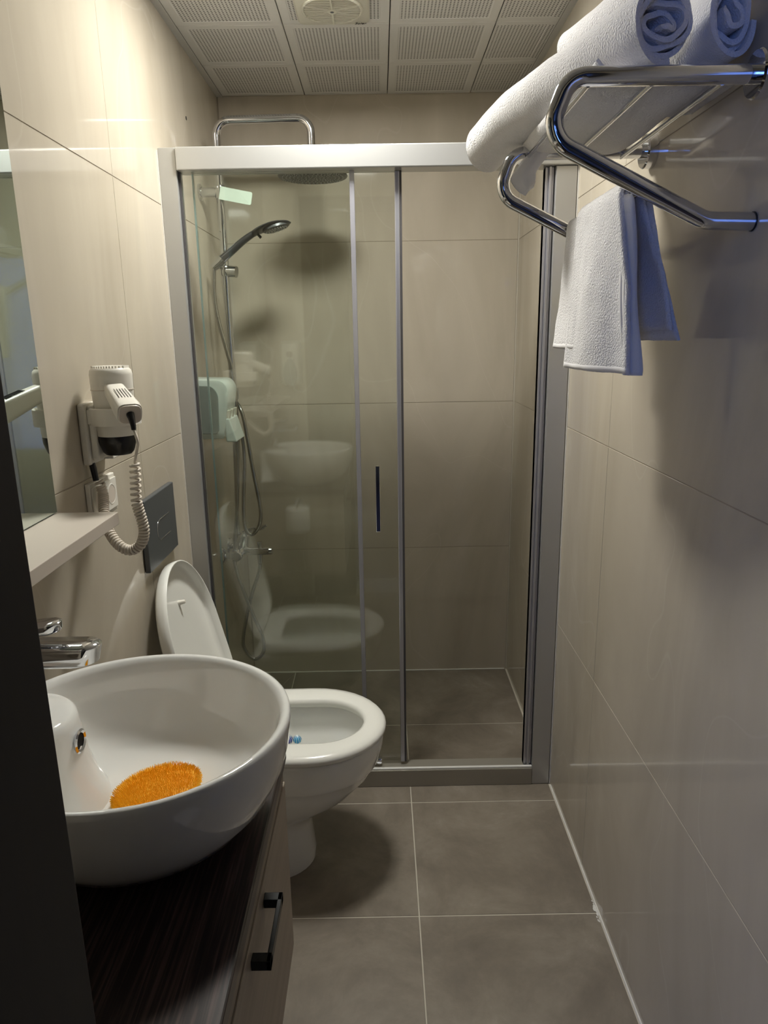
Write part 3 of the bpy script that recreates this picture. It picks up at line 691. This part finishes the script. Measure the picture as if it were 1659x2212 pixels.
# toilet paper on the side of the cabinet (seen in the glass)
t = thing('paper_holder', (.20, 1.04, .70), 'chrome toilet paper holder with a white roll on the cabinet side', 'paper holder')
MB().box(.188, .222, 1.0354, 1.0415, .708, .740).build('wall_plate', 'chrome', t, bevel=.002)
MB().tube(arc_path([(.205, 1.0415, .727), (.205, 1.10, .727), (.205, 1.10, .60)], [.01]), .004, 10).build('arm', 'chrome', t, smooth=True)
t = thing('toilet_roll', (.205, 1.10, .64), 'white toilet paper roll hung beside the vanity cabinet', 'toilet roll')
MB().lathe([(.0185, .636), (.051, .636), (.0525, .640), (.0525, .732), (.051, .736), (.0185, .736), (.0185, .636)], (.205, 1.10, -.024), n=44).build('roll', 'paper', t, smooth=True)
MB().lathe([(.0172, .636), (.0172, .736)], (.205, 1.10, -.024), n=24).build('core', 'shelf', t, smooth=True)
# soap dispenser on the entrance wall (seen in the glass)
t = thing('soap_dispenser', (.115, YF, 1.3), 'white wall soap dispenser with a drop shaped window beside the doorway', 'dispenser')
def drop(sc, y, cx=.112, cz=1.285, n=36, top=.62):
    out = []
    for k in range(n):
        a = 2*PI*k/n; s_ = math.sin(a); wd = (1-.32*max(0, s_))
        out.append((cx+.052*sc*wd*math.cos(a), y, cz+.105*sc*s_))
    return out
MB().loft([[(x, YF+.0008, z) for x, z in rr_rect(.112, 1.305, .055, .115, .02)], [(x, YF+.06, z) for x, z in rr_rect(.112, 1.305, .052, .110, .022)], [(x, YF+.085, z) for x, z in rr_rect(.112, 1.31, .040, .095, .022)]]).build('case', 'wplast', t, smooth=True, angle=60)
MB().loft([drop(.72, YF+.080, cz=1.262), drop(.66, YF+.0905, cz=1.262)]).build('window', 'soapgrey', t, smooth=True)
MB().lathe([(.017, .084), (.015, .093), (.0001, .094)], (.112, YF, 1.352), axis='y', n=24).build('push_button', 'greyp', t, smooth=True)

# ------------------------------------------------------------------ towel rack
t = thing('towel_rack', (W, 1.28, 1.7), 'chrome towel rack with rod shelf and lower rail on the right wall', 'towel rack')
def side(y):
    P = arc_path([(W-.002, y, 1.777), (.842, y, 1.777), (.814, y, 1.703), (1.045, y, 1.591), (W-.0015, y, 1.589)], [.034, .038, .045], 9)
    return MB().tube(P, .0125, 18)
for y in (1.07, 1.485):
    side(y).build('side_frame', 'chrome', t, smooth=True)
    MB().lathe([(.031, 0), (.031, -.017), (.029, -.0200), (.017, -.0205)], (W-.0003, y, 1.777), axis='x', n=36, cap0=True, cap1=True).build('wall_flange', 'chrome', t, smooth=True, angle=30)
    MB().cyl((W-.0022, y, 1.589), (W-.0008, y, 1.589), .0135).build('end_cap', 'black', t)
for x in (.868, .955, 1.052):
    MB().cyl((x, 1.07, 1.7675), (x, 1.485, 1.7675), .0042, n=12).build('rod', 'chrome', t, smooth=True)
BRX, BRZ = .9575, 1.6365
MB().cyl((BRX, 1.07, BRZ), (BRX, 1.485, BRZ), .0065, n=14).build('towel_rail', 'chrome', t, smooth=True)

# ------------------------------------------------------------------ towels
def fuzz(p, a, s=22): return Vector((noise.noise(p*s), noise.noise(p*s+Vector((9, 3, 1))), noise.noise(p*s+Vector((2, 8, 5)))))*a
def rolled(name, c0, c1, R, turns, label, squash=(1, 1), seed=0, th=.0080, cat='towel', ph=0.0, group='rolled towels on the rack', droop_=0.0):
    """A towel rolled up: one long sheet with thickness, wound as a spiral and extruded along the roll."""
    a, b_ = Vector(c0), Vector(c1); ax = (b_-a).normalized(); e1 = ax.cross(Vector((0, 0, 1))).normalized(); e2 = e1.cross(ax)
    N_ = int(turns*40); sp = []
    for i in range(N_+1):
        u = i/N_; th_ = ph+u*turns*2*PI; r = .007+(R-th/2-.007)*u**.74
        wob = 1+(.15*math.sin(2*th_+seed)+.11*math.sin(3*th_*1.02+seed*2.1+u*9))*(1-u)**.7+.018*math.sin(3*th_+seed)
        sp.append((r*wob*math.cos(th_)*squash[0], r*wob*math.sin(th_)*squash[1]))
    nx = 30; vs = []; fs = []
    def at_(i, sgn, s_):
        x, y = sp[i]; x0, y0 = sp[max(i-1, 0)]; x1, y1 = sp[min(i+1, N_)]
        tx, ty = x1-x0, y1-y0; l = math.hypot(tx, ty) or 1; nx_, ny_ = ty/l, -tx/l
        tt = th*(.5-.04)
        return x+nx_*sgn*tt, y+ny_*sgn*tt
    for j in range(nx+1):
        v = j/nx; taper = 1-.04*v; endr = 0; drp = droop_*max(0, (v-.74)/.26)**1.4
        for i in range(N_+1):
            u = i/N_
            # edges of the windings step in and out a little at the ends
            jit = .010*math.sin(i*.031*turns+seed*3)*(1-v*.5)+.005*noise.noise(Vector((i*.05, seed, 1)))
            s_ = v*(b_-a).length+(jit*(1-v)**6)-(jit*v**6)+(.003*(1-u)*(1-v)**8)
            for sgn in (1, -1):
                x, y = at_(i, sgn, s_); p = a+ax*s_+e1*x*taper+e2*y*taper-Vector((0, 0, drp))
                if u > .75: p = p+fuzz(p, .0012, 26)+fuzz(p, .0022, 7)
                vs.append(p)
    row = (N_+1)*2
    for j in range(nx):
        for i in range(N_):
            q = j*row+i*2
            fs.append((q, q+2, q+row+2, q+row)); fs.append((q+1, q+row+1, q+row+3, q+3))
        q = j*row; fs.append((q, q+row, q+row+1, q+1)); q = j*row+N_*2; fs.append((q, q+1, q+row+1, q+row))
    for j in (0, nx):
        for i in range(N_):
            q = j*row+i*2; fs.append((q, q+1, q+3, q+2))
    mb = MB(); mb.add(vs, fs); o = mb.build(name, 'cell', smooth=True, angle=60)
    return tag(o, label, cat, group)
ROLL_Z = 1.8455
rolled('rolled_towel', (.972, 1.085, 1.847), (.812, 1.605, 1.842), .0535, 4.2, 'front left rolled white towel whose far end juts out over the rack', (1, .98), 1.3, ph=-2.46, droop_=.024)
rolled('rolled_towel', (1.0665, 1.095, 1.860), (1.010, 1.50, 1.855), .045, 3.6, 'rolled white towel nearest the right wall on the rack', (.88, 1.35), 3.1, ph=2.4)
rolled('rolled_towel', (1.030, 1.225, 1.952), (.945, 1.450, 1.938), .047, 3.8, 'rolled white towel lying on top of the two other rolls', (1, .9), 5.2, ph=-.25)

def sheet(fn, nu, nv, th, name, m='cell2', smooth=True, subs=0):
    """thick cloth from a surface function fn(u, v)"""
    P = [[Vector(fn(i/nu, j/nv)) for j in range(nv+1)] for i in range(nu+1)]
    top, bot = [], []
    for i in range(nu+1):
        for j in range(nv+1):
            du = P[min(i+1, nu)][j]-P[max(i-1, 0)][j]; dv = P[i][min(j+1, nv)]-P[i][max(j-1, 0)]
            n_ = du.cross(dv); n_ = n_.normalized() if n_.length > 1e-9 else Vector((0, 0, 1))
            e = 1.0
            if i in (0, nu) or j in (0, nv): e = .45
            top.append(P[i][j]+n_*th*.5*e); bot.append(P[i][j]-n_*th*.5*e)
    k = (nu+1)*(nv+1); fs = []; idx = lambda i, j: i*(nv+1)+j
    for i in range(nu):
        for j in range(nv):
            fs.append((idx(i, j), idx(i+1, j), idx(i+1, j+1), idx(i, j+1))); fs.append((k+idx(i, j), k+idx(i, j+1), k+idx(i+1, j+1), k+idx(i+1, j)))
    for i in range(nu):
        fs.append((idx(i, 0), k+idx(i, 0), k+idx(i+1, 0), idx(i+1, 0))); fs.append((idx(i, nv), idx(i+1, nv), k+idx(i+1, nv), k+idx(i, nv)))
    for j in range(nv):
        fs.append((idx(0, j), idx(0, j+1), k+idx(0, j+1), k+idx(0, j))); fs.append((idx(nu, j), k+idx(nu, j), k+idx(nu, j+1), idx(nu, j+1)))
    mb = MB(); mb.add(top+bot, fs); return mb
# folded flat towel on the rods, sagging between them, one corner hanging over the first rod
def flat(u, v, dz=0, x0=.862, x1=1.050):
    x = x0+(x1-x0)*u; y = 1.092+.40*v
    sag = -.006*math.sin(u*3*PI)**2-.004*math.sin(v*PI)
    curl = .016*max(0, (.12-u)/.12)**2
    return (x, y, 1.7795+sag*.6+curl+dz+.0015*math.sin(v*9+u*4))
t = thing('folded_towel', (.98, 1.29, 1.772), 'flat folded white towel lying on the rods under the rolled towels', 'towel')
sheet(flat, 36, 30, .0095, 'x').build('lower_fold', 'cell', t, smooth=True, angle=80)
sheet(lambda u, v: flat(u, v*.48+.0, .0098, .885, 1.100), 36, 20, .0088, 'x').build('upper_fold', 'cell', t, smooth=True, angle=80)
def droop(u, v):       # a leaf shaped folded corner, v runs down to its tip
    wd = .025*min(1, .55+v*1.6)*(1 if v < .55 else math.sqrt(max(.03, 1-((v-.55)/.45)**2)))
    cx_ = .912-.062*min(1, v*1.5)**.8+.022*v*v; q = 2*u-1
    return (cx_+wd*q, 1.452+.020*v+.010*abs(q)+0, 1.790-.083*v+.006*q)
sheet(droop, 12, 20, .0085, 'x').build('hanging_corner', 'cell2', t, smooth=True, angle=80)
# towel hung over the lower rail
def hung(L1, L2, y0, y1, flare1, flare2, off, fold=.006, seed=0, curl=0.0):
    """u along y, v from the left hem over the rail to the right hem"""
    rr = .0065+off
    def fn(u, v):
        y = y0+(y1-y0)*u; tot = L1+PI*rr+L2; s_ = v*tot
        if s_ < L1:
            d = L1-s_; x = BRX-rr-flare1(u)*(d/L1)**1.1; z = BRZ-d
        elif s_ < L1+PI*rr:
            a = (s_-L1)/rr; x = BRX-rr*math.cos(a); z = BRZ+rr*math.sin(a); d = 0
        else:
            d = s_-L1-PI*rr; x = BRX+rr+flare2(u)*(d/L2)**1.05; z = BRZ-d
        k = min(1, d/.12)
        sgn = -1 if s_ < L1 else 1
        x += fold*k*math.sin(u*7.5+seed)*(.5+.5*k)
        y2 = y+(.012*(u-.5)*k)+(.010*math.sin(s_*9)*k*(u-.5))
        p = Vector((x, y2, z)); return p+fuzz(p, .0015, 30)
    return fn
t = thing('hand_towel', (BRX, 1.28, BRZ), 'white hand towel hanging in folds over the lower rail of the rack', 'towel')
sheet(hung(.228, .212, 1.118, 1.452, lambda u: -.012+.036*u, lambda u: .072-.030*u, .004, .006, .4), 44, 60, .0085, 'x').build('inner_layer', 'cell', t, smooth=True, angle=80)
sheet(hung(.262, .196, 1.112, 1.345, lambda u: -.022+.040*u, lambda u: .044-.02*u, .0135, .0065, .9), 40, 60, .0085, 'x').build('outer_layer', 'cell', t, smooth=True, angle=80)
for nm, f_ in (('hem', hung(.228, .212, 1.118, 1.452, lambda u: -.012+.036*u, lambda u: .072-.030*u, .004, .006, .4)), ('hem', hung(.262, .196, 1.112, 1.345, lambda u: -.022+.040*u, lambda u: .044-.02*u, .0135, .0065, .9))):
    sheet(lambda u, v: f_(u, .002+v*.022), 40, 4, .0094, 'x').build(nm, 'cell2', t, smooth=True, angle=80)
# rolled near edge of the folded towel
def edge(u, v):
    a = u*PI*1.25-.3; z = BRZ-.002-.262*v; r = .010+.012*v
    x = BRX-.016+.024*v+r*math.sin(a)*.7; y = 1.112-.012*math.sin(a)-.0*v+.010*(1-math.cos(a))*.4
    return (x+.002*math.sin(v*8), y, z)
sheet(edge, 14, 30, .007, 'x').build('folded_edge', 'cell2', t, smooth=True, angle=80)
